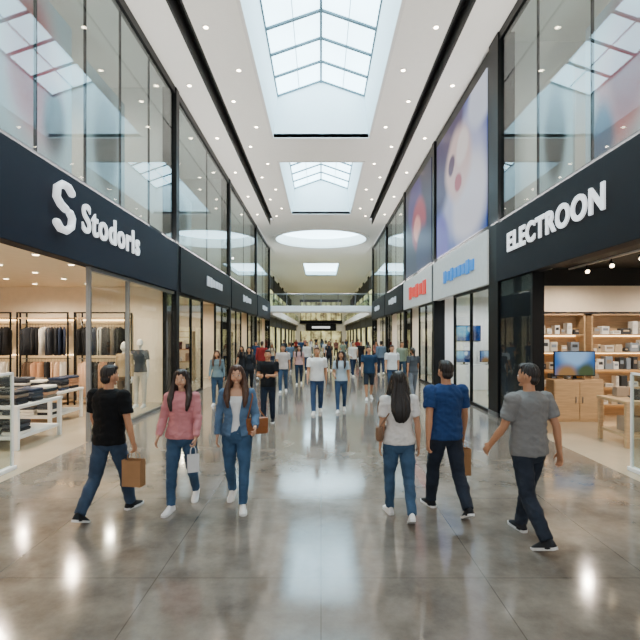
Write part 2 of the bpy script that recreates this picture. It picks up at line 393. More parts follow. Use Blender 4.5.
for s in (-1,1):
    for y in (5.5,9,12.5,18,28,37): light('SPOT',(s*7,y,9.6),340,(1,.9,.76),.05,spot=170)
    # added area lights above the sign bands, no fixture there, brightening the white ceiling
    for y in (8,18,28): light('AREA',(s*4.42,y,4.9),300,(1,.95,.88),.08,rot=(math.pi,s*math.radians(18),0),sy=9)
for y in (49,60,72,85): light('SPOT',(0,y,9.9),1500,(1,.97,.93),.1,spot=165)
for y in (10,20.5,32,44):
    for s in (-1,1): light('SPOT',(s*2.6,y,9.85),700,(1,.94,.86),.1,spot=120)
# ---------- bridge & far zone ----------
br=empty('footbridge',(0,42,0),'white footbridge with glass balustrade crossing the atrium','bridge')
BW=mat('bridge_white_glow','f6f6f5',.5,emit=.1,var=.01)  # faint glow put into the white so the deck looks brighter
M=MB(); M.box(-9,9,0,2.6,4.12,4.62,BW,.02); M.obj('deck',parent=br)
M=MB()
for i in range(12): M.box(-9+i*1.5+.02,-9+i*1.5+1.48,.05,.07,4.62,5.62,RAIL)
M.obj('glass_balustrade',parent=br)
M=MB(); M.cyl((-9,.06,5.66),(9,.06,5.66),.045,.045,STEEL,10)
for i in range(13): M.box(-9+i*1.5-.03,-9+i*1.5+.03,.04,.1,4.62,5.64,STEEL)
M.obj('handrail',parent=br)
M=MB(); M.box(-13,13,95.9,96,0,10,WHITE); S(M.obj('wall_back'))
M=MB(); M.box(-3,3,95.5,95.85,2.9,4.28,BLACK,.02); o=tag(M.obj('shop_sign'),'dark shop sign on the end wall','shop sign'); 
M=MB(); M.box(-1.8,1.8,95.42,95.5,3.4,3.8,LETTER); M.obj('lettering',parent=o)
FW=mat('far_shop_glow','e4bd88',.4,emit=.8,var=.85,scale=.9)
M=MB(); M.box(-4,4,95.6,95.85,5.0,8.6,FW)
for i in range(9): M.box(-4+i-.07,-4+i+.07,95.5,95.6,5,8.6,BLACK)
M.box(-4.2,4.2,95.5,95.88,8.6,9.1,CHAR); M.box(-4.2,4.2,95.5,95.88,4.3,5.0,CHAR); tag(M.obj('shopfront'),'distant upper shopfront closing the hall','shopfront')
M=MB(); M.box(-4,4,95.6,95.85,0,2.85,FW)
for i in range(5): M.box(-4+i*2-.1,-4+i*2+.1,95.5,95.6,0,2.85,BLACK)
tag(M.obj('shopfront'),'distant ground floor shopfront closing the hall','shopfront')
for s in (-1,1):
    side='left' if s<0 else 'right'
    M=MB(); bx(M,s,4.5,12,42,96,-.2,0,FLOOR); S(M.obj('floor'))
    M=MB(); bx(M,s,4.45,12,44.6,95.9,3.95,4.6,WHITE); S(M.obj('floor'))
    M=MB(); bx(M,s,5.12,5.25,44.6,95.9,0,3.95,CREAM); S(M.obj('wall_'+side))
    M=MB(); bx(M,s,6.02,6.15,44.6,95.9,4.6,ZC,WHITE); S(M.obj('wall_'+side))
    M=MB(); bx(M,s,4.6,12,41.75,41.9,4.9,ZC,WHITE); S(M.obj('wall_'+side))
    for k in range(7):
        y0=45.2+k*7.2
        M=MB(); bx(M,s,4.9,5.1,y0,y0+.9,0,3.9,BLACK); bx(M,s,4.88,5.1,y0,y0+7,2.9,3.85,R.choice((CHAR,NAVY,CHAR))); bx(M,s,5.06,5.1,y0+.9,y0+6.8,.0,2.9,FW)
        tag(M.obj('shopfront'),'distant glowing shopfront with dark frame','shopfront','distant shopfronts')
        M=MB(); bx(M,s,5.85,6.0,y0,y0+.9,4.6,ZC-.6,BLACK); bx(M,s,5.85,6.0,y0,y0+7,7.4,9.0,CHAR); bx(M,s,5.9,5.99,y0+.9,y0+6.8,4.6,7.4,FW)
        tag(M.obj('shopfront'),'distant upper shopfront above gallery','shopfront','distant upper shopfronts')
    M=MB(); bx(M,s,4.5,4.52,44.7,95.8,4.6,5.6,RAIL); o=tag(M.obj('gallery_railing'),'glass railing with steel handrail along upper gallery','railing')
    M=MB(); M.cyl((s*4.51,44.7,5.64),(s*4.51,95.8,5.64),.035,.035,STEEL,8); M.obj('handrail',parent=o)
# ---------- clothing store ----------
GC=['1b1c22','23262e','14161b','3a3f4a','b98a6a','dcb89a','7a6b5c','24304a','e6e1d8','5b4636']
cn=['black','charcoal','black','slate','tan','peach','taupe','navy','cream','brown']
GM=[mat('garment_%d'%i,c,.85,bump=.5,bscale=9) for i,c in enumerate(GC)]
def garment(m,w=.5,h=.85,t=.06,long=False):
    M=MB(); bm=M.bm; i=M.mi(m); rings=[]
    prof=[(0,.08),(-.03,.14),(-.08,.46),(-.2,.5),(-.5*h,.44),(-h,.48)] if not long else [(0,.05),(-.03,.2),(-.1,.34),(-.5*h,.33),(-h-.2,.36)]
    for (z,k) in prof:
        rings.append(ering((0,0,z-.06),Y,X,k*w,t*(.5 if z>-.05 else .62)*.9,12))
    loft(bm,rings,i)
    hm=M.mi(STEEL); tube(bm,[Vector((0,0,-.05)),Vector((0,0,.0)),Vector((0,.02,.025)),Vector((0,.0,.045))],[.004]*4,X,6,mi=hm)
    return M
def rack(loc,wd,h2,cols,group,label='wall rack'):
    e=empty('clothing_rack',loc,label,'clothing rack')
    M=MB()
    for x in (0,wd): M.box(x-.02,x+.02,-.5,-.46,0,2.75,BLACK); M.box(x-.02,x+.02,-.04,0,0,2.75,BLACK)
    M.box(0,wd,-.5,-.46,2.71,2.75,BLACK); M.obj('frame',parent=e)
    for z in (2.55,.08):
        M=MB(); M.box(.02,wd-.02,-.5,0,z,z+.04,WOOD); M.obj('shelf',parent=e)
    M=MB(); M.box(.04,wd-.04,-.06,-.03,2.5,2.54,LED); M.box(.04,wd-.04,-.06,-.03,1.45,1.48,LED); M.obj('light_strip',parent=e)
    for zr in h2:
        M=MB(); M.cyl((.02,-.27,zr),(wd-.02,-.27,zr),.014,.014,STEEL,8); M.obj('hanging_rail',parent=e)
    for ri,zr in enumerate(h2):
        n=int((wd-.2)/.095); masters={}
        for i in range(n):
            ci=cols[ri][i*len(cols[ri])//n]
            x=loc[0]+.14+i*.095+R.uniform(-.015,.015); l=(x,loc[1]-.27,loc[2]+zr-.03)
            if ci not in masters:
                o=garment(GM[ci],long=(ri==1)).obj('hanging_garment',loc=l,smooth=True)
                tag(o,'%s garment on a hanger'%cn[ci],'clothing',group); masters[ci]=o
                o.rotation_euler=(0,0,R.uniform(-.6,.6))
            else: copy_thing(masters[ci],l,R.uniform(-.6,.6))
yE=14.7
rack((-9.0,yE,0),1.5,(2.4,1.36),[[1,0,8,3,1,7],[9,4,0,5,8]],'coats on the first wall rack',label='black wall rack with dark coats above tan trousers')
rack((-7.3,yE,0),1.5,(2.4,1.36),[[2,7,8,0,6,2],[5,0,4,0,8]],'jackets on the second wall rack',label='black wall rack with navy jackets above peach trousers')
rack((-10.7,yE,0),1.5,(2.4,1.36),[[8,6,1,0],[0,3,4,8]],'clothes on the third wall rack',label='black wall rack with mixed clothes')
for yy in (8.5,10.5,12.4):
    e=empty('shelf_unit',(-11.95,yy,0),'wall shelf unit with folded knitwear','shelf')
    for z in (.3,.9,1.5,2.1):
        M=MB(); M.box(0,.4,-.8,.8,z,z+.04,WOOD); M.obj('shelf',parent=e)
    M=MB(); M.box(0,.4,-.84,-.8,0,2.5,BLACK); M.box(0,.4,.8,.84,0,2.5,BLACK); M.box(0,.4,-.84,.84,2.5,2.54,BLACK); M.obj('frame',parent=e)
    for z in (.34,.94,1.54,2.14):
        for j in range(3):
            M=MB(); M.box(-.13,.13,-.18,.18,0,.16,R.choice(GM),.03); o=M.obj('folded_knitwear',loc=(-11.74,yy-.5+j*.5,z)); tag(o,'folded knitwear pile on wall shelf','clothing','knitwear on wall shelves')
def table(loc,sx,sy,h,top,legm,label,rz=0,lower=True):
    e=empty('display_table',loc,label,'table',rz=rz)
    M=MB(); M.box(-sx/2,sx/2,-sy/2,sy/2,h-.06,h,top,.008); M.obj('table_top',parent=e)
    if lower:
        M=MB(); M.box(-sx/2+.05,sx/2-.05,-sy/2+.05,sy/2-.05,.18,.24,top,.006); M.obj('lower_shelf',parent=e)
    for a in (-1,1):
        for b in (-1,1):
            M=MB(); M.box(a*(sx/2-.05)-.035,a*(sx/2-.05)+.035,b*(sy/2-.05)-.035,b*(sy/2-.05)+.035,0,h-.06,legm,.004); M.obj('leg',parent=e)
    return e
def folded(loc,m,label,group,w=.34,l=.36):
    M=MB(); M.box(-w/2,w/2,-l/2,l/2,0,.06,m,.022); M.box(-w*.2,w*.2,-l/2+.02,-l/2+.09,.058,.066,m,.003)
    o=M.obj('folded_shirt',loc=loc); o.rotation_euler=(0,0,R.uniform(-.08,.08)); return tag(o,label,'clothing',group)
for (tx,ty,h) in ((-6.25,9.3,.8),(-6.9,11.5,.75)):
    table((tx,ty,0),1.7,1.5,h,WHITE,WHITE,'white low display table stacked with folded clothes')
    for i in range(4):
        for j in range(3):
            for k in range(R.choice((2,3,4,5))):
                ci=R.choice((0,3,8,6,4,1,7))
                folded((tx-.62+i*.41,ty-.48+j*.48,h+k*.062),GM[ci],'folded %s shirt on white table'%cn[ci],'folded clothes on display table')
            if j==0:
                for k in range(4): folded((tx-.6+i*.4,ty-.4,.24+k*.062),GM[R.choice((0,3,8,6))],'folded shirt on lower shelf','folded clothes on lower shelf')
def gate(loc,label,rz=0):
    e=empty('security_gate',loc,label,'security gate',rz=rz)
    M=MB(); M.box(-.05,.05,-.28,.28,0,.06,WHITE,.01); M.obj('base',parent=e)
    M=MB(); M.box(-.02,.02,-.25,-.21,.05,1.5,WHITE,.008); M.box(-.02,.02,.21,.25,.05,1.5,WHITE,.008); M.box(-.02,.02,-.25,.25,1.46,1.5,WHITE,.008); M.obj('frame',parent=e)
    M=MB(); M.box(-.006,.006,-.21,.21,.06,1.46,RAIL); M.obj('panel',parent=e)
gate((-4.75,7.15,0),'white anti-theft gate at the clothing shop entrance')
gate((4.75,7.1,0),'white anti-theft gate at the electronics shop entrance')
# ---------- electronics store ----------
yR=12.4
PM=[mat('carton_%d'%i,c,.5) for i,c in enumerate(('eeeeea','3b3d41','d8d2c6','8e9aa8','e6e2da','cbb698','f0f0ee','a08f7c'))]
def shelfunit(x0,w,h,rows,label,prodm,group):
    e=empty('shelving_unit',(x0,yR,0),label,'shelf')
    M=MB()
    M.box(0,.04,-.42,0,0,h,WOOD); M.box(w-.04,w,-.42,0,0,h,WOOD); M.box(0,w,-.03,0,0,h,WOOD); M.box(0,w,-.42,0,h-.04,h,WOOD); M.obj('cabinet_frame',parent=e)
    for z in rows:
        M=MB(); M.box(.04,w-.04,-.4,-.03,z,z+.03,WOOD); M.obj('shelf_board',parent=e)
        M=MB(); M.box(.06,w-.06,-.05,-.035,z-.025,z-.005,LED); M.obj('light_strip',parent=e)
        x=.1
        while x<w-.22:
            bw=R.uniform(.07,.24); bh=R.uniform(.08,.34)
            M=MB(); m=R.choice(prodm); M.box(-bw/2,bw/2,-.1,.1,0,bh,m,.006); M.box(-bw*.32,bw*.32,-.104,-.1,bh*.45,bh*.75,R.choice(prodm))
            tag(M.obj('product_box',loc=(x0+x+bw/2,yR-.25,z+.03)),'small boxed gadget on wooden shelf','box',group)
            x+=bw+R.uniform(.02,.1)
rw=(.3,.74,1.18,1.62,2.06)
shelfunit(5.05,1.55,2.6,rw,'oak shelving with boxed gadgets against wall',PM,'boxes on oak shelves')
shelfunit(6.75,1.7,2.6,rw,'oak shelving with many boxed gadgets',PM,'boxes on middle oak shelves')
shelfunit(8.6,1.9,2.6,rw,'wide oak shelving with boxed gadgets',PM,'boxes on wide oak shelves')
SCR=blob_mat('screen_landscape','2f6ab0',[(.5,1.0,.55,'98c4ee'),(.3,.0,.4,'a07848'),(.8,.1,.35,'4a5a38')],emit=.9,aspect=(1,0,.6),lit=True)
SCB=blob_mat('screen_blue','124f9c',[(.3,.7,.35,'5fc0f0'),(.75,.3,.3,'07245e'),(.6,.8,.15,'e0f4ff')],emit=1.0,aspect=(1,0,.6),lit=True)
def tv(loc,w,h,m,label,stand=True):
    e=empty('television',loc,label,'television')
    M=MB(); M.box(-w/2,w/2,-.02,.02,.08,.08+h,BLACK,.006); M.obj('housing',parent=e)
    M=MB(); M.box(-w/2+.02,w/2-.02,-.024,-.021,.1,.06+h,m); M.obj('screen',parent=e)
    if stand: M=MB(); M.box(-w*.2,w*.2,-.1,.1,0,.02,BLACK,.004); M.box(-.04,.04,-.015,.015,.02,.1,BLACK); M.obj('stand',parent=e)
e=empty('media_cabinet',(6.15,11.65,0),'slim oak media cabinet under television','cabinet')
M=MB(); M.box(-.6,.6,-.2,.2,.0,1.0,WOOD,.01); M.obj('body',parent=e)
for k in (-1,1):
    M=MB(); M.box(k*.3-.28,k*.3+.28,-.22,-.2,.06,.95,WOOD,.004); dd=M.obj('door',parent=e)
    M=MB(); M.box(k*.08-.01,k*.08+.01,-.24,-.22,.45,.6,STEEL); M.obj('handle',parent=dd)
tv((6.12,11.6,1.0),1.0,.6,SCR,'flat television showing a landscape on oak cabinet')
for (tx,ty) in ((6.5,9.2),(8.6,9.6),(7.2,7.0)):
    table((tx,ty,0),1.9,.95,.86,WOOD,WOOD,'oak product table with gadgets')
    for k in range(4):
        M=MB(); M.box(-.11,.11,-.08,.08,.0,.012,BLACK,.003)
        o=M.obj('tablet',loc=(tx-.6+k*.4,ty-.2,.89)); o.rotation_euler=(.35,0,0); tag(o,'black tablet tilted on oak table','tablet','tablets on product tables')
        M=MB(); M.box(-.12,.12,-.08,.08,0,R.uniform(.1,.22),R.choice(PM),.006); tag(M.obj('product_box',loc=(tx-.6+k*.4,ty+.25,.86)),'boxed accessory on oak table','box','boxes on product tables')
        M=MB(); M.box(-.15,.15,-.14,.14,0,R.uniform(.15,.3),R.choice(PM),.006); tag(M.obj('product_box',loc=(tx-.6+k*.4,ty,.24)),'larger boxed gadget on lower table shelf','box','boxes under product tables')
for x in (6.2,8.4):
    M=MB(); M.box(x-.02,x+.02,4.5,12,3.70,3.74,WHITE); tag(M.obj('lighting_track'),'white lighting track on black ceiling','lighting track')
M=MB(); M.cyl((0,0,0),(0,0,-.1),.012,.012,BLACK,8); M.cyl((0,-.07,-.08),(0,.07,-.16),.045,.055,BLACK,14); M.cyl((0,.07,-.16),(0,.073,-.162),.045,.045,LAMP2,14)
tl=tag(M.obj('track_spotlight',loc=(6.2,5.5,3.70)),'black track spotlight with warm lamp','light','track spotlights in electronics shop')
for x in (6.2,8.4):
    for k in range(7):
        if x==6.2 and k==0: continue
        copy_thing(tl,(x,5.5+k*.95,3.70),R.uniform(2.2,4.0))
M=MB(); M.box(4.95,12,12.0,12.43,2.65,3.3,CREAM); M.box(4.95,12,12.0,12.43,3.3,3.74,SLOT); S(M.obj('wall_right'))
M=MB(); M.cyl((0,0,-.02),(0,0,0),.08,.08,WHITE,16); M.cyl((0,0,-.026),(0,0,-.02),.055,.055,LAMP2,16)
d2=tag(M.obj('downlight',loc=(-5.2,5,3.55)),'small round downlight in cream shop ceiling','light','clothing shop downlights')
for i in range(8):
    for j in range(4):
        if i or j: copy_thing(d2,(-5.2-j*1.5,5+i*1.25,3.55))
tv((5.75,18.857,1.75),1.05,.62,SCB,'wall mounted television showing bright blue picture',False)
tv((7.2,18.857,1.75),1.05,.62,SCR,'wall mounted television showing a landscape',False)
M=MB(); M.box(5,8,18.0,18.6,0,.95,WHITE,.02); tag(M.obj('counter'),'white counter under blue screens','counter')
for k,m in enumerate((SCB,SCR,SCB)): tv((5.45+k*.95,18.3,.95),.7,.45,m,'television on white counter with bright picture')
for y in (14.2,16.4):
    table((6.4,y,0),1.2,.8,.9,WHITE,WHITE,'white gadget table behind clear shop glass',lower=False)
    for k in range(3): tv((6.0+k*.4,y,.9),.34,.24,R.choice((SCB,SCR)),'small monitor on white gadget table')
for (s,y) in ((-1,16.8),(-1,21.6),(-1,25.5),(-1,31),(1,21),(1,24.5),(1,27.5),(1,31)):
    m=R.choice((WOOD,BLACK))
    e=empty('display_shelf',(s*6.6,y,0),'shop display shelf with small goods','shelf')
    M=MB()
    for x in (-.9,.86): M.box(x,x+.04,-.2,.2,0,2.2,m)
    M.box(-.9,.9,-.2,.2,2.2,2.24,m)
    M.obj('frame',parent=e)
    for z in (.3,.85,1.4,1.95):
        M=MB(); M.box(-.86,.86,-.2,.2,z,z+.04,m); M.obj('shelf_board',parent=e)
    for z in (.34,.89,1.44):
        for j in range(4):
            M=MB(); hh=R.uniform(.15,.38); M.box(-.12,.12,-.1,.1,0,hh,R.choice(PM+GM),.02); tag(M.obj('product_box',loc=(s*6.6-.65+j*.43,y,z)),'small item on shop shelf','box','goods on shop shelves')
# ---------- PEOPLE ----------
def finish(bm,name,m,voxel,parent,sc,disp=0,smooth=2,seed=0,cut=None):
    bmesh.ops.recalc_face_normals(bm,faces=bm.faces)
    me=bpy.data.meshes.new('tmp'); bm.to_mesh(me); bm.free()
    o=bpy.data.objects.new('tmp',me); COL.objects.link(o)
    r=o.modifiers.new('r','REMESH'); r.mode='VOXEL'; r.voxel_size=voxel
    sm=o.modifiers.new('s','SMOOTH'); sm.factor=.5; sm.iterations=smooth
    dg=bpy.context.evaluated_depsgraph_get()
    m2=bpy.data.meshes.new_from_object(o.evaluated_get(dg)); bpy.data.objects.remove(o); bpy.data.meshes.remove(me)
    m2.name=name
    if disp:
        hairy=(name=='hair')
        nr=[v.normal.copy() for v in m2.vertices]
        for v,nn in zip(m2.vertices,nr):
            p=v.co
            if hairy:
                a_=math.atan2(p.x,p.y+.02); k_=math.sin(a_*16+3*noise.noise(Vector((a_*2,0,p.z*5)))); v.co=p+nn*(k_*disp*.6); continue
            a=noise.noise(Vector((p.x*9+seed,p.y*9,p.z*17)))
            b=1-abs(noise.noise(Vector((p.x*7+seed,p.y*7,p.z*11+p.x*6))))*2
            c=1-abs(noise.noise(Vector((p.x*14+seed+p.z*9,p.y*14,p.z*20-p.x*10))))*2
            v.co=p+nn*((a*.8+b*.6+c*.4)*disp)
    if cut:
        b2=bmesh.new(); b2.from_mesh(m2)
        for v in b2.verts:
            if v.co.y>0.02:
                w_=cut(v.co.z)
                if abs(abs(v.co.x)-w_)<.005: v.co.x=math.copysign(w_,v.co.x)
        fs=[f for f in b2.faces if f.calc_center_median().y>.02 and abs(f.calc_center_median().x)<cut(f.calc_center_median().z)-.0005]
        bmesh.ops.delete(b2,geom=fs,context='FACES'); b2.to_mesh(m2); b2.free()
    m2.transform(Matrix.Scale(sc,4)); m2.materials.clear(); m2.materials.append(m)
    m2.polygons.foreach_set('use_smooth',[True]*len(m2.polygons)); m2.update()
    ob=bpy.data.objects.new(name,m2); COL.objects.link(ob)
    if parent: ob.parent=parent
    return ob
def skinm(c): return mat('skin_'+c,c,.5,var=.04,scale=20)
def hairm(c): return mat('hair_'+c,c,.38,var=.5,scale=60,bump=.7,bscale=90,stretch=(1,1,.08))
def clothm(c,kind=''): 
    if kind=='denim': return mat('denim_'+c,c,.85,var=.3,scale=5,bump=.35,bscale=120,spec=.25)
    return mat('cloth_'+c,c,.9,var=.07,scale=8,bump=.3,bscale=25,spec=.25)
TM=[(.80,.10,.085),(.86,.160,.115),(.93,.172,.118),(1.02,.160,.108),(1.12,.148,.10),(1.24,.166,.108),(1.34,.182,.115),(1.40,.180,.108),(1.445,.14,.09),(1.48,.085,.068)]
TF=[(.80,.10,.085),(.86,.165,.115),(.93,.172,.12),(1.02,.15,.105),(1.12,.122,.09),(1.22,.138,.098),(1.31,.152,.118),(1.38,.150,.10),(1.44,.12,.08),(1.475,.07,.058)]
def person(px,d,h,yaw,fem=False,top='1a1b1e',sleeve='short',bottom='26384f',shoes='e8e8e6',skin='b98563',hair='1c1512',hs='short',
           legs=(22,6,-14,24),arms=((-18,10,8),(16,18,8)),vox=.006,label='',inner=None,curl=(20,20),shorts=False,bc='denim',ph=1,mannequin=False,loose=0,turn=0,x=None,topcls='shirt'):
    s=h/1.75; T=TF if fem else TM; shx=.162 if fem else .19
    det=vox<.008
    ra=math.radians
    L={}
    for side,(a,k) in ((ph,(legs[0],legs[1])),(-ph,(legs[2],legs[3]))):
        hip=Vector((side*.09,0,.90)); t1=ra(a); t2=ra(a-k)
        kn=hip+Vector((side*.008,.43*math.sin(t1),-.43*math.cos(t1))); an=kn+Vector((-side*.012,.40*math.sin(t2),-.40*math.cos(t2)))
        L[side]=[hip,kn,an]
    mz=min(L[1][2].z,L[-1][2].z); dz=.075-mz
    foot={}
    for side in L:
        gap=L[side][2].z-mz; p=math.asin(max(0,min(.85,gap/.145)))
        fd=Vector((side*.12,math.cos(p),-math.sin(p))).normalized(); foot[side]=fd
    A={}
    for side,ar in ((-1,arms[0]),(1,arms[1])):
        a,e,b=ar[:3]; b2=ar[3] if len(ar)>3 else b*.4
        sh=Vector((side*shx,-.005,1.405)); t1=ra(a);t2=ra(a+e);bb=ra(b);b3=ra(b2)
        el=sh+Vector((side*math.sin(bb),math.sin(t1)*math.cos(bb),-math.cos(t1)*math.cos(bb)))*.285
        wr=el+Vector((side*math.sin(b3),math.sin(t2)*math.cos(b3),-math.cos(t2)*math.cos(b3)))*.25
        A[side]=[sh,el,wr]
    off=Vector((0,0,dz))
    for D in (L,A):
        for k in D: D[k]=[p+off for p in D[k]]
    Tt=[(z+dz,a,b,0,0) for (z,a,b) in T]
    th=Matrix.Rotation(ra(turn),3,'Z')
    def hd(p):
        v=th@Vector((p[0],p[1],0)); return Vector((v.x,v.y+.012,p[2]+dz))
    bm=bmesh.new(); zloft(bm,Tt)
    if fem and det:
        for sd in (-1,1): ellip(bm,(sd*.07,.072,1.29+dz),(.055,.05,.055))
    nr=.046 if fem else .056
    tube(bm,[Vector((0,-.01,1.43+dz)),Vector((0,0,1.50+dz)),Vector((0,.008,1.58+dz))],[nr*1.25,nr,nr*.95])
    for sd in (-1,1):
        hip,kn,an=L[sd]; m1=hip.lerp(kn,.5); c=kn.lerp(an,.3)-Vector((0,.01,0))
        tube(bm,[hip,m1,kn,c,kn.lerp(an,.7),an],[.082,.07,.052,.055,.04,.030],n=14)
        fd=foot[sd]; tube(bm,[an-Z*.02,an+fd*.04-Z*.045,an+fd*.12-Z*.052],[(.022,.022),(.022,.014),(.02,.008)])
        sh,el,wr=A[sd]; q=.9 if fem else 1.04
        tube(bm,[sh,sh.lerp(el,.4),el,el.lerp(wr,.3),wr],[.050*q,.046*q,.037*q,.039*q,(.022*q,.028*q)])
        f=(wr-el).normalized(); n=(Vector((-sd,0,0))-f*(-sd*f.x)).normalized(); w=f.cross(n)
        if w.y<0: w=-w
        g=.92 if fem else 1.0
        tube(bm,[wr-f*.01,wr+f*.035*g,wr+f*.075*g,wr+f*.09*g],[(.024*g,.017*g),(.036*g,.016*g),(.040*g,.0145*g),(.036*g,.012*g)],ref=w)
        cl=curl[0 if sd<0 else 1]
        for (o_,ln,fs) in ((.031,.072,0),(.0105,.080,0),(-.0105,.075,4),(-.031,.060,8)):
            p=wr+f*.086*g+w*o_*g; ang=ra(cl*.6+fs); pts=[p-f*.012,p]
            for frac in (.45,.3,.25):
                dr=f*math.cos(ang)+n*math.sin(ang)+w*(o_*3.2)
                p=p+dr.normalized()*ln*frac*g; pts.append(p); ang+=ra(cl*.9)
            tube(bm,pts,[.0095*g,.009*g,.0085*g,.008*g,.0068*g],ref=w,n=8)
        p=wr+f*.028*g+w*.022*g; d1=(w*.72+f*.75+n*.25).normalized(); p2=p+d1*.045*g; p3=p2+(d1*.5+f*.8+n*.3).normalized()*.032*g
        tube(bm,[p,p2,p3],[.014*g,.0105*g,.0085*g],ref=n,n=8)
    res=bmesh.ops.create_uvsphere(bm,u_segments=24,v_segments=18,radius=1)
    for v in res['verts']:
        x_,y_,z_=v.co; t=max(0,-z_)
        xx=.076*x_*(1-.24*t**1.6)*(.97 if fem else 1); yy=.096*y_*(1-(.42*t if y_<0 else .08*t)); v.co=hd((xx,yy,1.633+.117*z_))
    if vox<.012:
        tube(bm,[hd((0,.086,1.642)),hd((0,.096,1.620)),hd((0,.098,1.611))],[.006,.009,.011],n=8)
        for sd in (-1,1): ellip(bm,hd((sd*.036,.060,1.598)),(.028,.028,.030))
        ellip(bm,hd((0,.070,1.543)),(.024,.018,.016))
        for sd in (-1,1): ellip(bm,hd((sd*.080,-.005,1.628)),(.012,.018,.031))
    sm_=skinm(skin)
    body=finish(bm,'mannequin' if mannequin else 'person',sm_,vox,None,s,0,2)
    wx=(px-321)/F*d if x is None else x
    body.location=(wx,d,0); body.rotation_euler=(0,0,ra(yaw)); tag(body,label,'mannequin' if mannequin else 'person')
    g=.010+loose*.3; bm=bmesh.new()
    waist=[(z,a+g*.7,b+g*.7,x_,y_) for (z,a,b,x_,y_) in Tt if z-dz<1.03]; zloft(bm,waist)
    for sd in (-1,1):
        hip,kn,an=L[sd]; c=kn.lerp(an,.35)-Vector((0,.008,0)); sl=.82 if fem else 1.0
        if shorts: tube(bm,[hip,hip.lerp(kn,.5),kn+Z*.02],[.096,.086,.078],n=16,rnd=False)
        else: tube(bm,[hip,hip.lerp(kn,.5),kn,c,kn.lerp(an,.7),an-(an-kn).normalized()*.005],[.098,.086,.066*(.5+.5*sl)+.003,.068*sl+.004,.058*sl+.004,.054*sl+.005],n=16,rnd=False)
    finish(bm,'shorts' if shorts else 'trousers',clothm(bottom,bc),max(vox,.008),body,s,.008 if det else 0,2,1.3)
    g=.019+loose; bm=bmesh.new(); rg=[]
    hem=.87 if not fem else .90
    for (z,a,b,x_,y_) in Tt:
        if z-dz>=hem:
            aa,bb=a+g,b+g
            if 1.0<z-dz<1.2 and not fem: aa+=.01
            if z-dz>1.42: aa,bb=a+.012,b+.012
            rg.append((z,aa,bb,0,0))
    rg.insert(0,(hem+dz,rg[0][1]-.0,rg[0][2],0,0)); zloft(bm,rg)
    if fem and det:
        for sd in (-1,1): ellip(bm,(sd*.07,.076,1.29+dz),(.068,.06,.068))
    for sd in (-1,1):
        sh,el,wr=A[sd]; q=.94 if fem else 1.08
        if sleeve=='short': tube(bm,[sh-Vector((sd*.03,0,-.0)),sh+(el-sh)*.1,sh.lerp(el,.66)],[.064*q,.070*q+loose*.3,.064*q+loose*.3],rnd=False,n=14); ellip(bm,sh+Vector((sd*.004,0,.004)),(.070*q,.070*q,.068*q))
        elif sleeve=='long':
            l2=loose*.4; tube(bm,[sh,sh.lerp(el,.4),el,el.lerp(wr,.4),el.lerp(wr,.9)],[.064*q+l2,.056*q+l2,.047*q+l2,.044*q+l2,.034*q+l2],n=14,rnd=False); ellip(bm,sh+Vector((sd*.003,0,.003)),(.066*q,.066*q,.064*q))
    cut=(lambda z: .04+.045*max(0,min(1,(z-dz-1.15)/.25))+.025*max(0,min(1,(1.1-(z-dz))/.2))) if inner else None
    finish(bm,topcls,clothm(top,'denim' if topcls=='denim_jacket' else ''),max(vox,.007),body,s,.011 if det else 0,3,px,cut)
    if inner:
        bm=bmesh.new(); rr=[]
        for (z,a,b,x_,y_) in Tt:
            if .92<=z-dz<1.44: rr.append((z,a+g*.35,b+g*.35,0,0.002))
        zloft(bm,rr)
        for sd in (-1,1): ellip(bm,(sd*.068,.076,1.29+dz),(.058,.053,.058))
        finish(bm,'tee_shirt',clothm(inner),max(vox,.008),body,s,.0,2,2)
    for sd in (-1,1):
        an=L[sd][2]; fd=foot[sd]; upv=(Z-fd*fd.z).normalized(); sv=fd.cross(upv)
        bs=an-upv*.075
        bm=bmesh.new(); rings=[]
        for (t,a,hh) in ((-.075,.024,.05),(-.06,.036,.09),(-.02,.041,.11),(.03,.041,.10),(.07,.042,.082),(.11,.044,.064),(.15,.042,.050),(.19,.028,.036),(.20,.012,.022)):
            c=bs+fd*t; rings.append([c+sv*(a*math.cos(u))+upv*(.012+max(0,math.sin(u))*(hh-.012)-(0.004 if math.sin(u)<0 else 0)) for u in [2*math.pi*i/16 for i in range(16)]])
        loft(bm,rings); so=finish(bm,'shoe',clothm(shoes),max(vox,.006),body,s,0,1)
        bm=bmesh.new(); rings=[]
        for (t,a) in ((-.08,.022),(-.065,.036),(0,.039),(.10,.046),(.155,.045),(.195,.03),(.207,.012)):
            c=bs+fd*t; rings.append([c+sv*a+upv*.0,c+sv*a+upv*.024,c-sv*a+upv*.024,c-sv*a])
        loft(bm,rings); bmesh.ops.recalc_face_normals(bm,faces=bm.faces)
        me=bpy.data.meshes.new('sole'); bm.to_mesh(me); bm.free(); me.transform(Matrix.Scale(s,4)); me.materials.append(mat('sole_white','dcdcda',.6))
        o=bpy.data.objects.new('sole',me); COL.objects.link(o); o.parent=so
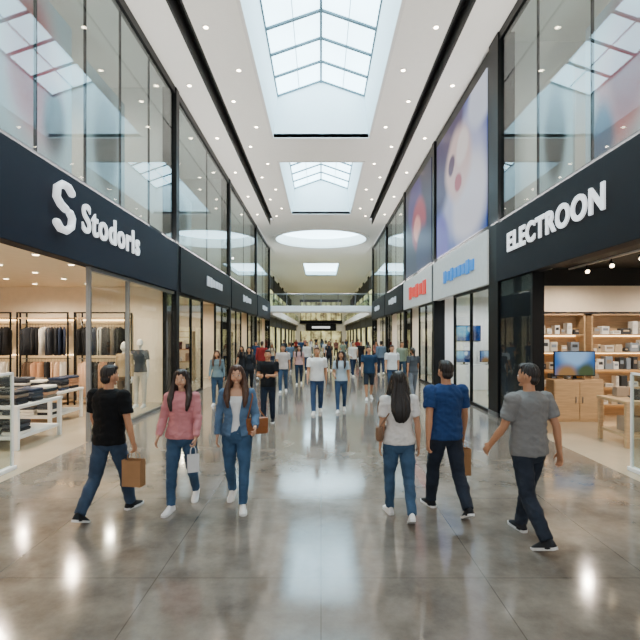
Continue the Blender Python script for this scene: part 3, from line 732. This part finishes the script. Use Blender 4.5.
    if not mannequin:
        bm=bmesh.new(); hv=max(vox,.007)
        def he(c,r):
            res=bmesh.ops.create_uvsphere(bm,u_segments=20,v_segments=14,radius=1)
            for v in res['verts']: v.co=hd((c[0]+v.co.x*r[0],c[1]+v.co.y*r[1],c[2]+v.co.z*r[2]))
        if hs=='short':
            he((0,-.016,1.668),(.080,.095,.094)); he((0,.03,1.722),(.062,.06,.036)); he((0,-.05,1.60),(.064,.050,.055))
        else:
            he((0,-.014,1.668),(.084,.098,.095)); he((0,.02,1.72),(.066,.064,.038))
            if hs=='long':
                zb=1.19
                rr=[]
                for (z,a,yy,b) in ((1.70,.080,-.03,.07),(1.62,.092,-.03,.072),(1.54,.104,-.04,.072),(1.46,.116,-.085,.052),(1.38,.120,-.125,.038),(1.30,.114,-.138,.032),(1.23,.096,-.140,.026),(zb,.072,-.140,.018),(zb-.03,.045,-.14,.010)):
                    c=hd((0,yy,z)); rr.append(ering(c,th@X,th@Y,a,b,20))
                loft(bm,rr)
                for sd in (-1,1):
                    tube(bm,[hd((sd*.040,.04,1.738)),hd((sd*.068,.038,1.70)),hd((sd*.086,.026,1.63)),hd((sd*.095,.020,1.56)),hd((sd*.108,.048,1.47)),hd((sd*.114,.085,1.39)),hd((sd*.110,.112,1.32)),hd((sd*.098,.12,1.26))],[.018,.022,.024,.032,.040,.042,.034,.016])
            elif hs=='pony':
                tube(bm,[hd((0,-.1,1.69)),hd((0,-.14,1.62)),hd((0,-.15,1.50)),hd((0,-.145,1.42))],[.022,.03,.027,.01])
                he((0,-.05,1.60),(.06,.05,.05))
        finish(bm,'hair',hairm(hair),hv,body,s,.007 if det else 0,1,5)
        if vox<.012:
            for sd in (-1,1):
                M=MB(); M.mi(mat('eye_white','e8e4de',.3)); ellip(M.bm,Vector(hd((sd*.031,.0815,1.635)))*s,(.0145*s,.009*s,.0070*s)); e_=M.obj('eye',parent=body,smooth=True)
                M=MB(); M.mi(mat('iris_dark','2a1a12',.25)); ellip(M.bm,Vector(hd((sd*.031,.0890,1.635)))*s,(.006*s,.0035*s,.0062*s)); M.obj('iris',parent=e_,smooth=True)
                M=MB(); M.tube([Vector(hd((sd*.016,.090,1.655)))*s,Vector(hd((sd*.032,.087,1.660)))*s,Vector(hd((sd*.048,.076,1.655)))*s],.0025*s,hairm(hair)); M.obj('eyebrow',parent=body)
            M=MB(); M.tube([Vector(hd((-.020,.083,1.576)))*s,Vector(hd((0,.091,1.577)))*s,Vector(hd((.020,.083,1.576)))*s],.005*s,mat('lips','b06a60',.45)); M.obj('mouth',parent=body,smooth=True)
    Mx=Matrix.Translation(body.location)@Matrix.Rotation(ra(yaw),4,'Z')
    out={'body':body,'M':Mx,'s':s}
    for sd,nm in ((-1,'lh'),(1,'rh')):
        sh,el,wr=A[sd]; f=(wr-el).normalized(); n=(Vector((-sd,0,0))-f*(-sd*f.x)).normalized()
        out[nm]=Mx@((wr+f*.095+n*.018)*s); out[nm[0]+'s']=Mx@(sh*s); 
    out['hz']=(1.0+dz)*s
    return out
def paper_bag(grip,rz,w=.23,h=.30,t=.11,col='a87c52',drop=.10,label='brown paper shopping bag with twisted handles'):
    e=empty('shopping_bag',(grip.x,grip.y,grip.z-drop-h),label,'shopping bag',rz=rz)
    m=mat('paper_'+col,col,.75,var=.08,bump=.2); M=MB()
    for (x0,x1,y0,y1) in ((-w/2,w/2,-t/2,-t/2+.003),(-w/2,w/2,t/2-.003,t/2),(-w/2,-w/2+.003,-t/2,t/2),(w/2-.003,w/2,-t/2,t/2)): M.box(x0,x1,y0,y1,0,h,m)
    M.box(-w/2,w/2,-t/2,t/2,0,.004,m); M.box(-w/2-.001,w/2+.001,-t/2-.001,-t/2+.004,h-.04,h,m)
    M.obj('bag_body',parent=e)
    for yy in (-t/2,t/2):
        M=MB(); M.tube([(-w*.25,yy,h-.03),(-w*.22,yy*.6,h+drop*.6),(-w*.08,yy*.1,h+drop*.97),(w*.08,yy*.1,h+drop*.97),(w*.22,yy*.6,h+drop*.6),(w*.25,yy,h-.03)],.004,m,n=6); M.obj('handle',parent=e,smooth=True)
def handbag(P,loc,col,shoulder,label,w=.28,h=.2,t=.09,rz=0):
    e=empty('handbag',loc,label,'handbag',rz=rz); m=mat('leather_'+col,col,.5,bump=.2,bscale=60)
    M=MB(); M.box(-w/2,w/2,-t/2,t/2,0,h,m,.025); M.obj('bag_body',parent=e,smooth=True)
    M=MB(); M.box(-w/2+.01,w/2-.01,-t/2-.006,-t/2+.01,h*.45,h-.005,m,.004); M.obj('flap',parent=e)
    inv=(Matrix.Translation(loc)@Matrix.Rotation(rz,4,'Z')).inverted(); out=inv@shoulder
    M=MB(); M.tube([(-w/2+.02,0,h-.02),(out.x*.6-w*.2,out.y*.6-.075,out.z*.55+h*.4),(out.x,out.y-.085,out.z-.03),(out.x,out.y,out.z+.075),(out.x,out.y+.085,out.z-.03),(out.x*.6+w*.2,out.y*.6+.075,out.z*.55+h*.4),(w/2-.02,0,h-.02)],.008,m,n=6); M.obj('strap',parent=e,smooth=True)

p=person(109,5.5,1.76,-14,top='0e0f11',bottom='35455a',shoes='1f2226',legs=(22,6,-15,24),arms=((10,22,10),(-2,12,14,8)),ph=1,curl=(25,62),turn=-15,label='man in black tee and jeans walking away with a paper bag')
paper_bag(p['rh'],math.radians(-10),w=.23,h=.30)
p=person(182,5.78,1.66,178,fem=True,top='c98386',sleeve='long',bottom='38526e',shoes='ededec',skin='c99a7c',hair='2a1b15',hs='long',legs=(14,5,-12,22),arms=((8,26,10,3),(6,30,14,4)),ph=1,curl=(60,25),loose=.012,label='woman in pink blouse and skinny jeans walking with white bag')
paper_bag(p['lh'],.4,w=.13,h=.2,t=.06,col='dcdcdc',label='small white carrier bag')
p=person(237,5.82,1.71,184,fem=True,top='587390',sleeve='long',bottom='3b5876',shoes='e6e4e0',skin='c99a7c',hair='4a2f20',hs='long',legs=(13,4,-11,20),arms=((4,60,14,2),(-6,18,12,4)),ph=-1,inner='e6e6e4',curl=(40,25),loose=.008,topcls='denim_jacket',label='woman in open denim jacket over white tee and jeans')
handbag(p,Vector((p['ls'].x+.08,5.82,.87)),'8f5428',p['ls'],'tan leather shoulder bag hanging at the hip',rz=.5)
p=person(399,5.45,1.66,2,fem=True,top='d9d5d0',bottom='3b5570',shoes='e9e9e8',skin='b98868',hair='17110e',hs='long',legs=(12,4,-12,22),arms=((-6,14,10,3),(-10,12,10,3)),ph=-1,loose=.0,label='woman with long black hair in white tee walking away')
handbag(p,Vector((p['ls'].x-.06,5.43,.88)),'7a5a40',p['ls'],'small tan shoulder bag against white tee',w=.2,h=.17,t=.07,rz=1.2)
p=person(446,5.62,1.79,12,top='24406e',bottom='252c38',shoes='1e2024',legs=(18,6,-14,24),arms=((-14,10,10,5),(6,14,12,6)),ph=-1,curl=(25,62),label='man in blue tee and dark jeans walking away with paper bag')
paper_bag(p['rh'],.15,w=.2,h=.32)
p=person(529,4.86,1.80,18,top='7a7a79',bottom='262d38',shoes='2a2c30',legs=(18,6,-13,22),arms=((14,24,12,8),(-16,16,14,8)),ph=1,turn=30,loose=.004,label='man in grey tee and dark jeans striding away')
mid=[
 dict(px=268,d=11.3,h=1.72,yaw=175,top='17191d',bottom='1e293a',arms=((20,75,6,-25),(20,75,6,-25)),legs=(8,3,-6,10),shoes='22242a',label='man in black tee standing looking at his hands'),
 dict(px=317,d=12.7,h=1.76,yaw=180,top='e4e4e2',bottom='34496a',hair='5a3a22',legs=(14,4,-10,18),label='man in white tee and jeans walking forward'),
 dict(px=341,d=12.95,h=1.65,yaw=176,fem=True,top='a8bbc8',bottom='385070',hs='long',hair='2a1a12',arms=((-6,14,10,3),(10,60,10,-10)),label='woman in pale blue top and jeans'),
 dict(px=217,d=14.2,h=1.62,yaw=185,fem=True,top='6b7f87',sleeve='long',bottom='324a62',hs='long',hair='4b3222',legs=(12,4,-10,18),label='woman in grey teal jacket and jeans'),
 dict(px=249,d=17,h=1.66,yaw=190,fem=True,top='23262c',sleeve='long',bottom='1c1f26',hs='long',label='woman in dark long-sleeved top'),
 dict(px=283,d=17.3,h=1.72,yaw=180,top='c0b4ae',bottom='364c66',label='man in pale tee and jeans'),
 dict(px=299,d=20,h=1.64,yaw=180,fem=True,top='c8a09c',bottom='263448',hs='long',label='woman in pink top and dark jeans'),
 dict(px=369,d=15.4,h=1.72,yaw=178,top='203852',bottom='2c333d',shorts=True,bc='',label='man in navy polo and grey shorts'),
 dict(px=413,d=15.8,h=1.66,yaw=8,fem=True,top='484b50',bottom='6a6f76',hs='pony',label='woman in grey top with ponytail walking away'),
 dict(px=392,d=17,h=1.72,yaw=180,top='d3d4d4',bottom='364a62',label='man in white tee walking forward'),
]
for k in mid:
    k.setdefault('legs',(13,4,-11,18)); k.setdefault('arms',((-12,12,8),(12,18,8))); person(vox=.0095,**k)
tops=['d2d0cc','282c34','5c6f82','8a2a2a','b9a890','1b1d22','7c8a7a','c8c8c8','2a4060','a06a5c']
bots=['22324c','1a1e26','304458','3a3028']
far=[(353,24,180),(329,28,185),(290,27,0),(262,22,10),(272,30,178),(361,30,178),(343,35,0),(316,37,180),(301,41,5),(336,45,180),(311,50,180),(284,38,0),(381,25,0),(296,54,180),(330,60,0),(316,70,180),(368,38,0),(352,48,170),
 (256,30,180),(376,33,180),(307,27,180),(291,46,180),(322,56,0),(358,41,0),(270,44,180),(242,21,185),(402,22,180),(326,33,10),(346,56,180),(305,62,180)]
for i,(px,d,yw) in enumerate(far):
    fm=i%3==1; c=tops[i%10]
    person(px=px,d=d,h=R.uniform(1.55,1.82)-(.08 if fm else 0),yaw=yw+R.uniform(-25,25),fem=fm,top=c,bottom=bots[i%4],hs='long' if fm else 'short',hair=R.choice(('1c1512','3a2618','5a4028')),
      sleeve=R.choice(('short','long')),legs=(R.uniform(8,20),4,-R.uniform(8,16),18),arms=((-R.uniform(5,18),12,8),(R.uniform(0,20),R.choice((18,60)),8)),ph=R.choice((-1,1)),vox=.014,label='shopper in %s top strolling along the hall'%(['white','dark grey','slate blue','red','beige','black','sage','light grey','blue','dusty rose'][i%10]))
person(px=0,x=-5.2,d=12.7,h=1.88,yaw=170,fem=True,top='a08a6c',sleeve='long',bottom='5a4c3c',skin='ece9e4',legs=(3,1,-2,1),arms=((0,10,10),(0,10,10)),vox=.0095,mannequin=True,bc='',shoes='e6e4e0',label='white headed mannequin in beige outfit behind shop glass')
person(px=0,x=-5.2,d=13.8,h=1.95,yaw=175,fem=True,top='3a4048',bottom='c8c4bc',skin='ece9e4',legs=(3,1,-2,1),arms=((0,10,10),(0,40,10)),vox=.0095,mannequin=True,bc='',shoes='e6e4e0',label='white headed mannequin in grey top behind shop glass')
# ---------- world & camera ----------
w=bpy.data.worlds.new('World'); bpy.context.scene.world=w; w.use_nodes=True
bg=w.node_tree.nodes['Background']; bg.inputs[0].default_value=(.97,.98,1,1); bg.inputs[1].default_value=1.15
cam=bpy.data.cameras.new('Camera'); co=bpy.data.objects.new('Camera',cam); COL.objects.link(co)
co.location=(0,0,HC); co.rotation_euler=(math.pi/2,0,0); cam.sensor_width=36; cam.lens=27; cam.shift_y=15/640; cam.shift_x=-1/640
cam.clip_end=300
bpy.context.scene.camera=co
